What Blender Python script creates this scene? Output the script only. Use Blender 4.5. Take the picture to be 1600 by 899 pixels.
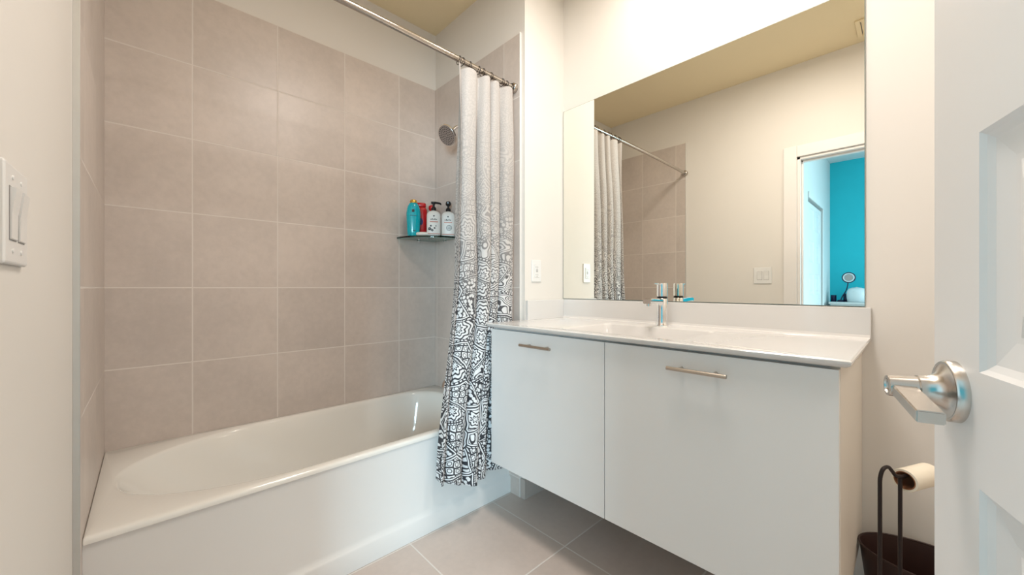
import bpy, bmesh, math, random
from mathutils import Vector, Matrix
PI = math.pi
random.seed(7)
C = bpy.context.scene
COL = C.collection
for o in list(bpy.data.objects): bpy.data.objects.remove(o)

# ------------------------------------------------------------------ camera, world, lights, exposure
CAM_Z = 1.09
cd = bpy.data.cameras.new('camera'); cam = bpy.data.objects.new('camera', cd); COL.objects.link(cam)
cd.sensor_width = 36; cd.lens = 599/1600*36; cd.clip_start = 0.02
cam.location = (0, 0, CAM_Z); cam.rotation_euler = (PI/2, 0, math.radians(46.4-90))
C.camera = cam
C.view_settings.view_transform = 'Standard'
try: C.view_settings.look = 'None'
except Exception: pass
C.view_settings.gamma = 1; C.view_settings.use_curve_mapping = False
C.view_settings.exposure = 0.20
w = bpy.data.worlds.new('world'); C.world = w; w.use_nodes = True
w.node_tree.nodes['Background'].inputs[0].default_value = (0.55, 0.75, 1.0, 1)
w.node_tree.nodes['Background'].inputs[1].default_value = 1.0

def area(name, loc, rot, power, color, sx, sy=None, shape='RECTANGLE'):
    l = bpy.data.lights.new(name, 'AREA'); l.energy = power; l.color = color
    l.shape = shape; l.size = sx
    if sy: l.size_y = sy
    o = bpy.data.objects.new(name, l); COL.objects.link(o); o.location = loc; o.rotation_euler = rot
    return o
LX, LY, CEIL = 1.42, 0.75, 2.79
area('ceiling_lamp_light', (LX, LY, CEIL-0.085), (0, 0, 0), 2.4, (1.0, 0.93, 0.84), 0.14, shape='DISK')
PX, PY = 0.85, 0.50
area('added_panel_fill', (PX, PY, CEIL-0.035), (0, 0, 0), 18, (1.0, 0.925, 0.865), 0.46, 0.46)  # unseen fill panel, added to brighten the tub wall and vanity fronts
# daylight through the bedroom window (in the wall behind and to the right of the camera)
win = area('bedroom_window_daylight', (-2.60, -2.35, 1.45), (0, 0, 0), 76, (0.56, 0.83, 0.97), 1.0, 1.4)
win.rotation_euler = Vector((3.4, 3.6, -1.0)).to_track_quat('-Z', 'Y').to_euler(); win.data.spread = math.radians(130)
area('added_corner_fill', (0.95, -0.78, CEIL-0.085), (0, 0, 0), 8.5, (1.0, 0.93, 0.85), 0.26, shape='DISK')  # added out-of-view fill for the wall and bin right of the vanity

# ------------------------------------------------------------------ helpers
def tag(o, label=None, cat=None, group=None, kind=None):
    if label: o['label'] = label
    if cat: o['category'] = cat
    if group: o['group'] = group
    if kind: o['kind'] = kind
    return o

def new(): return bmesh.new()

def obj(name, bm, mat, parent=None, smooth=False, angle=40):
    me = bpy.data.meshes.new(name)
    bmesh.ops.recalc_face_normals(bm, faces=bm.faces)
    bm.to_mesh(me); bm.free()
    if mat: me.materials.append(mat)
    if smooth:
        for p in me.polygons: p.use_smooth = True
        try: me.set_sharp_from_angle(angle=math.radians(angle))
        except Exception: pass
    o = bpy.data.objects.new(name, me); COL.objects.link(o)
    if parent: o.parent = parent
    return o

def empty(name, loc, rz=0, label=None, cat=None, group=None, kind=None):
    o = bpy.data.objects.new(name, None); COL.objects.link(o)
    o.location = loc; o.rotation_euler = (0, 0, rz); o.empty_display_size = 0.05
    return tag(o, label, cat, group, kind)

def merge(dst, src):
    m = bpy.data.meshes.new('tmp'); src.to_mesh(m); src.free(); dst.from_mesh(m); bpy.data.meshes.remove(m)

def box(bm, x0, x1, y0, y1, z0, z1, bev=0, seg=2):
    t = new()
    bmesh.ops.create_cube(t, size=1)
    bmesh.ops.scale(t, vec=(abs(x1-x0), abs(y1-y0), abs(z1-z0)), verts=t.verts)
    bmesh.ops.translate(t, vec=((x0+x1)/2, (y0+y1)/2, (z0+z1)/2), verts=t.verts)
    if bev: bmesh.ops.bevel(t, geom=list(t.edges), offset=bev, segments=seg, profile=0.5, affect='EDGES')
    merge(bm, t); return bm

def loft(bm, rings, cap0=True, cap1=True, closed=True):
    vs = [[bm.verts.new(p) for p in r] for r in rings]
    n = len(rings[0])
    for a, b in zip(vs[:-1], vs[1:]):
        for i in range(n if closed else n-1):
            j = (i+1) % n
            bm.faces.new((a[i], a[j], b[j], b[i]))
    if cap0: bm.faces.new(vs[0][::-1])
    if cap1: bm.faces.new(vs[-1])
    return bm

def lathe(bm, prof, n=32, sx=1, sy=1, origin=(0, 0, 0), cap0=True, cap1=True, M=None):
    rings = []
    for r, z in prof:
        ring = []
        for i in range(n):
            a = 2*PI*i/n
            p = Vector((r*math.cos(a)*sx, r*math.sin(a)*sy, z))
            if M: p = M @ p
            ring.append(p + Vector(origin))
        rings.append(ring)
    return loft(bm, rings, cap0, cap1)

def superlathe(bm, prof, n=40, origin=(0, 0, 0), rz=0):
    """prof: (half_width, half_depth, exponent, z)"""
    rings = []
    cz, sz = math.cos(rz), math.sin(rz)
    for a_, b_, e, z in prof:
        ring = []
        for i in range(n):
            t = 2*PI*i/n; c, s = math.cos(t), math.sin(t)
            x = a_*math.copysign(abs(c)**(2/e), c); y = b_*math.copysign(abs(s)**(2/e), s)
            ring.append(Vector((x*cz-y*sz+origin[0], x*sz+y*cz+origin[1], z+origin[2])))
        rings.append(ring)
    return loft(bm, rings)

def tube(bm, pts, r, n=12, caps=True):
    pts = [Vector(p) for p in pts]
    rr = r if isinstance(r, (list, tuple)) else [r]*len(pts)
    rings = []; up = None
    for i, p in enumerate(pts):
        d = (pts[min(i+1, len(pts)-1)] - pts[max(i-1, 0)]).normalized()
        if up is None:
            up = Vector((0, 0, 1)) if abs(d.z) < 0.9 else Vector((1, 0, 0))
        s = d.cross(up)
        if s.length < 1e-5: s = d.orthogonal()
        s.normalize(); up = s.cross(d).normalized()
        rings.append([p + rr[i]*(math.cos(2*PI*k/n)*s + math.sin(2*PI*k/n)*up) for k in range(n)])
    return loft(bm, rings, caps, caps)

def bez(ps, n=16):
    """Catmull-Rom through points"""
    ps = [Vector(p) for p in ps]; out = []
    q = [2*ps[0]-ps[1]] + ps + [2*ps[-1]-ps[-2]]
    for i in range(1, len(q)-2):
        for k in range(n):
            t = k/n; a, b, c, d = q[i-1], q[i], q[i+1], q[i+2]
            out.append(0.5*((2*b)+(c-a)*t+(2*a-5*b+4*c-d)*t*t+(3*b-a-3*c+d)*t**3))
    out.append(ps[-1]); return out

def torus(bm, M, R, r, n=28, m=8, sx=1):
    rings = []
    for i in range(n+1):
        a = 2*PI*i/n
        c = Vector((R*math.cos(a)*sx, R*math.sin(a), 0)); d = Vector((math.cos(a), math.sin(a), 0))
        rings.append([M @ (c + r*(math.cos(2*PI*k/m)*d + math.sin(2*PI*k/m)*Vector((0, 0, 1)))) for k in range(m)])
    loft(bm, rings, False, False)
    bmesh.ops.remove_doubles(bm, verts=bm.verts, dist=1e-6)
    return bm

def frame_to(normal, loc):
    """matrix whose local Z is normal"""
    return Matrix.Translation(loc) @ Vector(normal).to_track_quat('Z', 'Y').to_matrix().to_4x4()

# ------------------------------------------------------------------ materials
class N:
    def __init__(s, name):
        s.m = bpy.data.materials.new(name); s.m.use_nodes = True
        s.t = s.m.node_tree; s.b = s.t.nodes['Principled BSDF']
    def node(s, typ, **kw):
        n = s.t.nodes.new(typ)
        for k, v in kw.items(): setattr(n, k, v)
        return n
    def link(s, a, b): s.t.links.new(a, b)
    def put(s, sock, v):
        if isinstance(v, bpy.types.NodeSocket): s.link(v, sock)
        else: sock.default_value = v
    def math(s, op, a, b=None, c=None):
        n = s.node('ShaderNodeMath', operation=op); s.put(n.inputs[0], a)
        if b is not None: s.put(n.inputs[1], b)
        if c is not None: s.put(n.inputs[2], c)
        return n.outputs[0]
    def ramp(s, v, a, b, c=0.0, d=1.0):
        n = s.node('ShaderNodeMapRange', interpolation_type='SMOOTHSTEP')
        s.put(n.inputs['Value'], v)
        s.put(n.inputs['From Min'], a); s.put(n.inputs['From Max'], b); s.put(n.inputs['To Min'], c); s.put(n.inputs['To Max'], d)
        return n.outputs[0]
    def mix(s, f, a, b):
        n = s.node('ShaderNodeMix', data_type='RGBA'); s.put(n.inputs['Factor'], f)
        s.put(n.inputs[6], a); s.put(n.inputs[7], b); return n.outputs[2]
    def bump(s, h, strength, dist):
        n = s.node('ShaderNodeBump'); n.inputs['Strength'].default_value = strength; n.inputs['Distance'].default_value = dist
        s.link(h, n.inputs['Height']); s.link(n.outputs[0], s.b.inputs['Normal'])
    def noise(s, vec, scale, detail=4, rough=0.5):
        n = s.node('ShaderNodeTexNoise'); n.inputs['Scale'].default_value = scale; n.inputs['Detail'].default_value = detail
        n.inputs['Roughness'].default_value = rough
        if vec is not None: s.link(vec, n.inputs['Vector'])
        return n.outputs[0]

def c4(c): return (c[0], c[1], c[2], 1)
def srgb(r, g, b):
    f = lambda v: (v/255/12.92) if v/255 <= 0.04045 else ((v/255+0.055)/1.055)**2.4
    return (f(r), f(g), f(b))

def simple(name, col, rough=0.5, metal=0, coat=0, var=0.03, scale=30, bump=0.0, trans=0, ior=1.45):
    n = N(name); geo = n.node('ShaderNodeTexCoord').outputs['Object']
    f = n.noise(geo, scale)
    lo = tuple(max(0, x*(1-var)) for x in col); hi = tuple(min(1, x*(1+var)) for x in col)
    n.link(n.mix(f, c4(lo), c4(hi)), n.b.inputs['Base Color'])
    n.b.inputs['Roughness'].default_value = rough; n.b.inputs['Metallic'].default_value = metal
    n.b.inputs['IOR'].default_value = ior
    if coat: n.b.inputs['Coat Weight'].default_value = coat; n.b.inputs['Coat Roughness'].default_value = 0.08
    if trans: n.b.inputs['Transmission Weight'].default_value = trans
    if bump: n.bump(f, bump, 0.002)
    return n.m

def tile_mat(name, ax, org, size, g, col, var, rough, groutcol, bumps=0.35):
    n = N(name); tc = n.node('ShaderNodeTexCoord').outputs['Object']
    sp = n.node('ShaderNodeSeparateXYZ'); n.link(tc, sp.inputs[0])
    A = [n.math('SUBTRACT', sp.outputs['XYZ'.index(ax[i])], org[i]) for i in (0, 1)]
    D = [n.math('PINGPONG', A[i], size/2) for i in (0, 1)]
    dist = n.math('MINIMUM', D[0], D[1])
    tile = n.ramp(dist, g*0.5, g*0.5+0.0018)
    I = [n.math('FLOOR', n.math('DIVIDE', A[i], size)) for i in (0, 1)]
    cb = n.node('ShaderNodeCombineXYZ'); n.link(I[0], cb.inputs[0]); n.link(I[1], cb.inputs[1])
    wn = n.node('ShaderNodeTexWhiteNoise', noise_dimensions='3D'); n.link(cb.outputs[0], wn.inputs['Vector'])
    off = n.node('ShaderNodeVectorMath', operation='MULTIPLY_ADD'); n.link(wn.outputs['Color'], off.inputs[0])
    off.inputs[1].default_value = (9, 9, 9); n.link(tc, off.inputs[2])
    big = n.noise(off.outputs[0], 3.2, 6, 0.62); fine = n.noise(off.outputs[0], 38, 5, 0.65)
    mott = n.math('ADD', n.math('MULTIPLY', big, 0.65), n.math('MULTIPLY', fine, 0.35))
    mott = n.ramp(mott, 0.3, 0.7)
    lo = tuple(x*(1-var) for x in col); hi = tuple(min(1, x*(1+var)) for x in col)
    base = n.mix(mott, c4(lo), c4(hi))
    hs = n.node('ShaderNodeHueSaturation'); n.link(base, hs.inputs['Color'])
    n.link(n.math('ADD', n.math('MULTIPLY', wn.outputs['Value'], 0.07), 0.965), hs.inputs['Value'])
    n.link(n.mix(tile, c4(groutcol), hs.outputs[0]), n.b.inputs['Base Color'])
    n.link(n.math('SUBTRACT', 0.85, n.math('MULTIPLY', tile, 0.85-rough)), n.b.inputs['Roughness'])
    n.bump(n.math('ADD', tile, n.math('MULTIPLY', fine, 0.06)), bumps, 0.0015)
    return n.m

M_paint = simple('cream_wall_paint', (0.80, 0.763, 0.715), 0.55, var=0.012, scale=6, bump=0.03)
M_ceil = simple('ceiling_paint', (0.90, 0.77, 0.52), 0.7, var=0.012, scale=6, bump=0.03)
M_white = simple('white_trim_paint', (0.86, 0.825, 0.80), 0.38, var=0.01, scale=8)
M_bed = simple('bedroom_white_paint', (0.80, 0.83, 0.83), 0.6, var=0.01, scale=6)
M_teal = simple('teal_wall_paint', (0.02, 0.60, 0.72), 0.6, var=0.03, scale=6)
TILE = (0.635, 0.558, 0.508); GROUT = (0.76, 0.70, 0.65)
ROW0 = CAM_Z
M_tile_back = tile_mat('back_wall_tile', 'XZ', (0.1475, ROW0), 0.331, 0.0036, TILE, 0.085, 0.34, GROUT)
M_tile_end = tile_mat('end_wall_tile', 'YZ', (1.865, ROW0), 0.331, 0.0036, TILE, 0.085, 0.34, GROUT)
M_floor = tile_mat('floor_tile', 'XY', (0.81, 1.015), 0.4625, 0.004, (0.60, 0.515, 0.465), 0.06, 0.42, (0.74, 0.70, 0.66))
M_base = simple('baseboard_tile', (0.50, 0.44, 0.40), 0.4, var=0.06, scale=12)
M_alu = simple('satin_trim_metal', (0.66, 0.66, 0.64), 0.38, metal=0.85, var=0.05, scale=20)
M_alu2 = simple('pale_edge_trim', (0.78, 0.75, 0.71), 0.4, var=0.03, scale=20)
M_tub = simple('glossy_bath_enamel', (0.86, 0.845, 0.80), 0.09, coat=0.5, var=0.008, scale=5)
M_apron = simple('satin_bath_apron', (0.85, 0.845, 0.83), 0.28, var=0.008, scale=5)
M_vanity = simple('satin_white_laminate', (0.85, 0.835, 0.82), 0.36, var=0.008, scale=5)
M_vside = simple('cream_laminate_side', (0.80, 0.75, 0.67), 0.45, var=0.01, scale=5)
M_dark = simple('dark_gap', (0.06, 0.055, 0.05), 0.7)
M_counter = simple('glossy_white_solid_surface', (0.745, 0.725, 0.705), 0.12, coat=0.5, var=0.006, scale=5)
M_chrome = simple('polished_chrome', (0.86, 0.86, 0.86), 0.07, metal=1, var=0.01)
M_nickel = simple('brushed_nickel', (0.62, 0.58, 0.54), 0.27, metal=1, var=0.05, scale=80)
M_bronze = simple('warm_brushed_bar', (0.50, 0.44, 0.38), 0.30, metal=1, var=0.05, scale=80)
M_rod = simple('rod_steel', (0.52, 0.475, 0.43), 0.2, metal=1, var=0.03)
M_black = simple('black_plastic', (0.012, 0.011, 0.012), 0.3, var=0.1)
M_plate = simple('white_switch_plastic', (0.83, 0.82, 0.80), 0.3, var=0.006)
M_slot = simple('socket_slot', (0.30, 0.29, 0.28), 0.6)
M_tealb = simple('teal_bottle_plastic', (0.0, 0.42, 0.50), 0.2, coat=0.4, var=0.06)
M_gold = simple('gold_cap', (0.72, 0.42, 0.08), 0.25, metal=0.7)
M_red = simple('red_bottle_plastic', (0.60, 0.012, 0.015), 0.28, coat=0.3)
M_navy = simple('navy_print', (0.01, 0.03, 0.16), 0.4)
M_wbot = simple('white_bottle_plastic', (0.82, 0.79, 0.75), 0.35)
M_pink = simple('pink_print', (0.62, 0.30, 0.24), 0.5)
M_ink = simple('dark_print', (0.03, 0.028, 0.03), 0.5)
M_soap = simple('cream_soap', (0.84, 0.80, 0.74), 0.4)
M_brown = simple('dark_brown_bin', (0.036, 0.015, 0.012), 0.42, var=0.15, scale=15)
M_wire = simple('dark_bronze_wire', (0.030, 0.022, 0.022), 0.38, metal=0.5)
M_paper = simple('cream_tissue', (0.85, 0.78, 0.65), 0.9, var=0.03, scale=60, bump=0.1)
M_card = simple('brown_card_core', (0.30, 0.13, 0.06), 0.8, var=0.1)
M_pale = simple('pale_blue_plastic', (0.80, 0.86, 0.88), 0.35)
M_dnavy = simple('dark_navy_plastic', (0.008, 0.015, 0.06), 0.4)
M_wood = simple('white_dresser', (0.72, 0.74, 0.74), 0.4)
M_hole = simple('nozzle_rubber', (0.10, 0.09, 0.09), 0.5)
M_face = simple('shower_face', (0.42, 0.39, 0.38), 0.3, metal=0.8)

def glass(name, col, rough=0.0):
    n = N(name); n.b.inputs['Base Color'].default_value = c4(col); n.b.inputs['Transmission Weight'].default_value = 1
    n.b.inputs['Roughness'].default_value = rough; n.b.inputs['IOR'].default_value = 1.5
    return n.m
M_glass = glass('green_tinted_glass', (0.42, 0.74, 0.66), 0.02)
def mirror_mat():
    n = N('mirror_silvering'); n.b.inputs['Base Color'].default_value = (0.90, 0.89, 0.83, 1)
    n.b.inputs['Metallic'].default_value = 1; n.b.inputs['Roughness'].default_value = 0.0
    return n.m
M_mirror = mirror_mat()
M_medge = simple('mirror_cut_edge', (0.20, 0.27, 0.25), 0.2)
def lampmat():
    n = N('lamp_diffuser'); n.b.inputs['Emission Color'].default_value = (1, 0.90, 0.76, 1); n.b.inputs['Emission Strength'].default_value = 3
    return n.m
M_lamp = lampmat()

# ------------------------------------------------------------------ room shell
UW, UE, UD = 1.73, 1.401, -0.134       # mirror wall, shower tile face, door wall
VB, VR = 2.22, 1.388                    # back tile face, return wall
UT = -0.122                             # end tile face by the door wall
VT = 1.447                              # where the end tiling stops
TT = CAM_Z + 4*0.331                    # tile top
OP0, OP1, OPH = -0.265, 0.616, 2.08     # bathroom doorway
VS, UTEAL, VF = 0.80, -3.33, -2.60      # bedroom
BX = UD - 0.12
WF = -1.40

def struct(name, bm, mat, label, **k):
    o = obj(name, bm, mat, **k); return tag(o, label, None, None, 'structure')

b = new(); box(b, UTEAL-0.12, UW+0.12, VF-0.12, VB+0.13, -0.10, 0)
struct('floor', b, M_floor, 'grey beige square floor tiles with pale joints')
b = new(); box(b, BX+0.06, UW+0.12, WF-0.12, VB+0.13, CEIL, CEIL+0.10)
struct('ceiling', b, M_ceil, 'plain painted ceiling over the bathroom')

b = new(); box(b, UD-0.12, UW+0.12, VB+0.012, VB+0.13, 0, CEIL)
wb = struct('wall_back', b, M_paint, 'cream wall above the tiling along the back of the bathtub')
b = new(); box(b, UT, UE, VB, VB+0.013, 0, TT)
obj('tile_cladding', b, M_tile_back, wb)

b = new(); box(b, UE+0.012, UW+0.12, VR, VB+0.012, 0, CEIL)
we = struct('wall_end', b, M_paint, 'cream wall block at the shower end of the bathtub')
b = new(); box(b, UE, UE+0.013, 1.415, VB+0.0005, 0, TT)
obj('tile_cladding', b, M_tile_end, we)

b = new(); box(b, UW, UW+0.12, WF, VR, 0, CEIL)
struct('wall_right', b, M_paint, 'cream wall behind the mirror and vanity')
b = new(); box(b, BX, UW+0.12, WF-0.12, WF, 0, CEIL)
struct('wall_front', b, M_paint, 'cream wall behind the open door')

b = new()
box(b, BX, UD, OP1, VB+0.012, 0, CEIL); box(b, BX, UD, WF, OP0, 0, CEIL); box(b, BX, UD, OP0, OP1, OPH, CEIL)
wl = struct('wall_left', b, M_paint, 'cream wall with the doorway and the light switches')
b = new(); box(b, UD-0.001, UT, VT, VB+0.0005, 0, TT)
obj('tile_cladding', b, M_tile_end, wl)

# tile edge trims
b = new(); box(b, UD, UT+0.0008, VT-0.004, VT, 0, TT, 0.0008, 1)
struct('trim_1', b, M_alu, 'thin grey metal strip finishing the tile edge beside the light switches')
b = new(); box(b, UE-0.0008, UE+0.012, 1.411, 1.415, 0, TT+0.004, 0.0008, 1)
struct('trim_2', b, M_alu2, 'pale strip finishing the tile edge behind the shower curtain')

# door casing, both faces, and jamb
def casing(u0, u1):
    b = new()
    for (y0, y1, z0, z1) in ((OP1, OP1+0.085, 0, OPH+0.085), (OP0-0.085, OP0, 0, OPH+0.085), (OP0, OP1, OPH, OPH+0.085)):
        box(b, u0, u1, y0, y1, z0, z1, 0.004, 2)
    return b
struct('trim_3', casing(UD, UD+0.015), M_white, 'white casing around the bathroom doorway')
struct('trim_4', casing(BX-0.015, BX), M_white, 'white casing on the bedroom side of the doorway')
b = new()
box(b, BX, UD, OP1-0.02, OP1, 0, OPH, 0.002, 1); box(b, BX, UD, OP0, OP0+0.006, 0, OPH); box(b, BX, UD, OP0, OP1, OPH-0.02, OPH, 0.002, 1)
box(b, BX+0.045, BX+0.08, OP1-0.032, OP1-0.02, 0, OPH-0.02, 0.002, 1); box(b, BX+0.045, BX+0.08, OP0+0.006, OP1-0.02, OPH-0.032, OPH-0.02, 0.002, 1)
struct('trim_5', b, M_white, 'white jamb lining inside the bathroom doorway')

# tile baseboards
b = new(); box(b, UE+0.002, UE+0.012, VR, 1.411, 0, 0.10, 0.001, 1); box(b, UE+0.002, UW-0.012, VR-0.010, VR, 0, 0.10, 0.001, 1)
struct('baseboard_end', b, M_base, 'grey tile baseboard under the left end of the vanity')
b = new(); box(b, UW-0.010, UW, WF, VR, 0, 0.10, 0.001, 1)
struct('baseboard_right', b, M_base, 'grey tile baseboard under the vanity')
b = new(); box(b, UD, UD+0.010, OP1+0.085, VT-0.004, 0, 0.10, 0.001, 1)
struct('baseboard_left', b, M_base, 'grey tile baseboard beside the bathtub below the switches')

# bedroom
b = new(); box(b, UTEAL-0.12, BX+0.06, VF-0.12, VS+0.12, CEIL, CEIL+0.10)
struct('ceiling', b, M_bed, 'white bedroom ceiling above the teal wall, seen in the mirror')
CL0, CL1, CLH = -2.66, -1.76, 2.07
b = new()
box(b, UTEAL, CL0, VS, VS+0.12, 0, CEIL); box(b, CL1, BX, VS, VS+0.12, 0, CEIL); box(b, CL0, CL1, VS, VS+0.12, CLH, CEIL)
box(b, CL0, CL1, VS+0.119, VS+0.13, 0, CLH)
struct('wall_bedroom_side', b, M_bed, 'white bedroom wall holding the closet door, seen in the mirror')
b = new(); box(b, UTEAL-0.12, UTEAL, VF, VS+0.12, 0, CEIL)
struct('wall_bedroom_end', b, M_teal, 'bright teal bedroom wall seen in the mirror')
WX0, WX1, WZ0, WZ1 = -3.22, -2.04, 0.7, 2.2
b = new()
box(b, UTEAL-0.12, WX0, VF-0.12, VF, 0, CEIL); box(b, WX1, BX+0.12, VF-0.12, VF, 0, CEIL)
box(b, WX0, WX1, VF-0.12, VF, 0, WZ0); box(b, WX0, WX1, VF-0.12, VF, WZ1, CEIL)
struct('wall_bedroom_front', b, M_bed, 'white bedroom wall with the window')
b = new(); box(b, BX, UD, VF-0.12, WF-0.12, 0, CEIL)
struct('wall_bedroom_near', b, M_bed, 'white bedroom wall beside the bathroom')
b = new()
for (x0, x1, z0, z1) in ((WX0, WX0+0.03, WZ0, WZ1), (WX1-0.03, WX1, WZ0, WZ1), (WX0+0.03, WX1-0.03, WZ0, WZ0+0.03), (WX0+0.03, WX1-0.03, WZ1-0.03, WZ1)):
    box(b, x0, x1, VF-0.014, VF+0.012, z0, z1, 0.003, 1)
struct('window_1', b, M_white, 'white bedroom window frame')
b = new()
box(b, CL0-0.07, CL0, VS-0.015, VS, 0, CLH+0.07, 0.004, 1); box(b, CL0, CL1, VS-0.015, VS, CLH, CLH+0.07, 0.004, 1)
struct('trim_6', b, M_bed, 'white casing around the closet door')

# ------------------------------------------------------------------ doors with ten raised panels
def door_slab(W, x_start, H, T, both=True):
    """door in local coords: x along the leaf, y in [-T, 0], z up"""
    bm = new()
    st = 0.098; mull = 0.10
    pw = (W - x_start*0 - 2*st - mull)/2
    xs = [x_start, W-st-pw-mull-pw, W-st-pw-mull, W-st-pw, W-st, W]
    tops = [1.985, 1.619, 1.245, 0.889, 0.533]; ph = 0.24
    zs = [0.012]
    for t in tops[::-1]: zs += [t-ph, t]
    zs.append(H)
    def face(y, sgn):
        for i in range(len(xs)-1):
            for k in range(len(zs)-1):
                x0, x1, z0, z1 = xs[i], xs[i+1], zs[k], zs[k+1]
                if i in (1, 3) and k % 2 == 1:
                    prof = [(0, 0), (0.004, 0.004), (0.010, 0.0075), (0.034, 0.0105), (0.040, 0.0105), (0.060, 0.003), (0.062, 0.003)]
                    rings = []
                    for ins, dep in prof:
                        yy = y - sgn*dep
                        rings.append([(x0+ins, yy, z0+ins), (x1-ins, yy, z0+ins), (x1-ins, yy, z1-ins), (x0+ins, yy, z1-ins)])
                    loft(bm, rings, False, True)
                else:
                    bm.faces.new([bm.verts.new(p) for p in ((x0, y, z0), (x1, y, z0), (x1, y, z1), (x0, y, z1))])
    face(0, 1); face(-T, -1)
    x0, x1, z0, z1 = xs[0], xs[-1], zs[0], zs[-1]
    for q in (((x0, 0, z0), (x0, -T, z0), (x0, -T, z1), (x0, 0, z1)), ((x1, 0, z0), (x1, -T, z0), (x1, -T, z1), (x1, 0, z1)),
              ((x0, 0, z0), (x1, 0, z0), (x1, -T, z0), (x0, -T, z0)), ((x0, 0, z1), (x1, 0, z1), (x1, -T, z1), (x0, -T, z1))):
        bm.faces.new([bm.verts.new(p) for p in q])
    bmesh.ops.remove_doubles(bm, verts=bm.verts, dist=1e-5)
    return bm

DW = 0.865
d1 = empty('door_1', (-0.134, -0.261, 0), math.radians(16.4), 'open white panelled bathroom door with a brushed nickel lever', 'door', None, 'structure')
obj('door_leaf', door_slab(DW, 0.022, 2.055, 0.035), M_white, d1)
# lever handle
hx, hz = 0.814, 0.975
hd = obj('door_handle', lathe(new(), [(0.0335, 0.0), (0.0335, 0.0075), (0.032, 0.0095), (0.030, 0.0095), (0.0295, 0.009), (0.024, 0.0105), (0.0185, 0.0145), (0.0152, 0.0215), (0.0145, 0.0275), (0.0145, 0.0305)], 48,
      M=Matrix.Translation((hx, 0.0, hz)) @ Matrix.Rotation(-PI/2, 4, 'X')), M_nickel, d1, True, 50)
b = new()
lathe(b, [(0.0138, 0.0302), (0.0132, 0.0312), (0.0128, 0.0315), (0.0118, 0.0555), (0.0112, 0.0562), (0.0085, 0.0562), (0.008, 0.0545)], 40, M=Matrix.Translation((hx, 0, hz)) @ Matrix.Rotation(-PI/2, 4, 'X'))
# flat blade: from the neck back towards the hinge, slightly dropping
L = 0.078
r0 = [(hx+0.004, 0.033, hz-0.0065), (hx+0.004, 0.0545, hz-0.0065), (hx+0.004, 0.0545, hz+0.006), (hx+0.004, 0.033, hz+0.006)]
r1 = [(hx-L, 0.033, hz-0.020), (hx-L, 0.0545, hz-0.020), (hx-L, 0.0545, hz-0.0075), (hx-L, 0.033, hz-0.0075)]
t = new(); loft(t, [r0, r1]); bmesh.ops.bevel(t, geom=list(t.edges), offset=0.0012, segments=2, affect='EDGES'); merge(b, t)
obj('lever', b, M_nickel, hd, True, 35)
# lever on the far face
b = new(); lathe(b, [(0.0335, 0.0), (0.0335, 0.008), (0.022, 0.011), (0.0145, 0.025), (0.0125, 0.055), (0.008, 0.056)], 32, M=Matrix.Translation((hx, -0.035, hz)) @ Matrix.Rotation(PI/2, 4, 'X'))
box(b, hx-L, hx+0.004, -0.089, -0.068, hz-0.014, hz-0.002, 0.001, 1)
obj('lever', b, M_nickel, hd, True, 35)
for z in (0.25, 1.05, 1.85):
    b = new(); lathe(b, [(0.006, z-0.045), (0.006, z+0.045)], 12, origin=(0.014, 0.004, 0)); obj('hinge', b, M_nickel, d1, True)

d2 = empty('door_2', (CL0+0.01, VS+0.006, 0), 0, 'white panelled closet door in the bedroom, seen in the mirror', 'door', None, 'structure')
lf = obj('door_leaf', door_slab(CL1-CL0-0.02, 0.0, 2.035, 0.035), M_bed, d2)
lf.location = (0, 0.035, 0)

# ------------------------------------------------------------------ bathtub
TX0, TX1, TY0, TY1, TZ = UT+0.0002, UE-0.0002, 1.487, VB-0.0002, 0.437
def rrect(x0, x1, y0, y1, z, rl, rr, n=18):
    """rounded rectangle; left corners radius rl (x, y), right corners rr"""
    pts = []
    for (cx, cy, r, a0) in ((x1-rr[0], y1-rr[1], rr, 0), (x0+rl[0], y1-rl[1], rl, 90), (x0+rl[0], y0+rl[1], rl, 180), (x1-rr[0], y0+rr[1], rr, 270)):
        for k in range(n+1):
            a = math.radians(a0+90*k/n); pts.append((cx+r[0]*math.cos(a), cy+r[1]*math.sin(a), z))
    return pts
def outer_rect(x0, x1, y0, y1, z, n=18, r=0.004):
    return rrect(x0, x1, y0, y1, z, (r, r), (r, r), n)
b = new()
rings = [outer_rect(TX0, TX1, TY0, TY1, TZ-0.018), outer_rect(TX0, TX1, TY0, TY1, TZ-0.010), outer_rect(TX0+0.001, TX1-0.001, TY0+0.003, TY1-0.001, TZ-0.003),
         outer_rect(TX0+0.004, TX1-0.004, TY0+0.010, TY1-0.004, TZ)]
ix0, ix1, iy0, iy1 = TX0+0.045, TX1-0.070, TY0+0.040, TY1-0.040
rl, rr = (0.52, 0.31), (0.18, 0.22)
def inner(d, z, sl=0.0, sr=0.0, k=1.0):
    return rrect(ix0+d+sl, ix1-d-sr, iy0+d, iy1-d, z, (rl[0]*k, min(rl[1]*k, (iy1-iy0)/2-d-0.002)), (rr[0]*k, rr[1]*k))
rings += [inner(-0.006, TZ), inner(0.0, TZ-0.002), inner(0.006, TZ-0.008), inner(0.011, TZ-0.022), inner(0.022, TZ-0.09, 0.05, 0.004), inner(0.038, TZ-0.19, 0.13, 0.012),
          inner(0.055, TZ-0.28, 0.21, 0.02), inner(0.075, TZ-0.325, 0.25, 0.03), inner(0.11, TZ-0.348, 0.28, 0.04, 0.9), inner(0.16, TZ-0.355, 0.32, 0.06, 0.75)]
loft(b, rings, False, True)
tub = obj('bathtub', b, M_tub, None, True, 60)
tag(tub, 'white alcove bathtub with a plain front apron between tiled walls', 'bathtub')
b = new()
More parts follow.
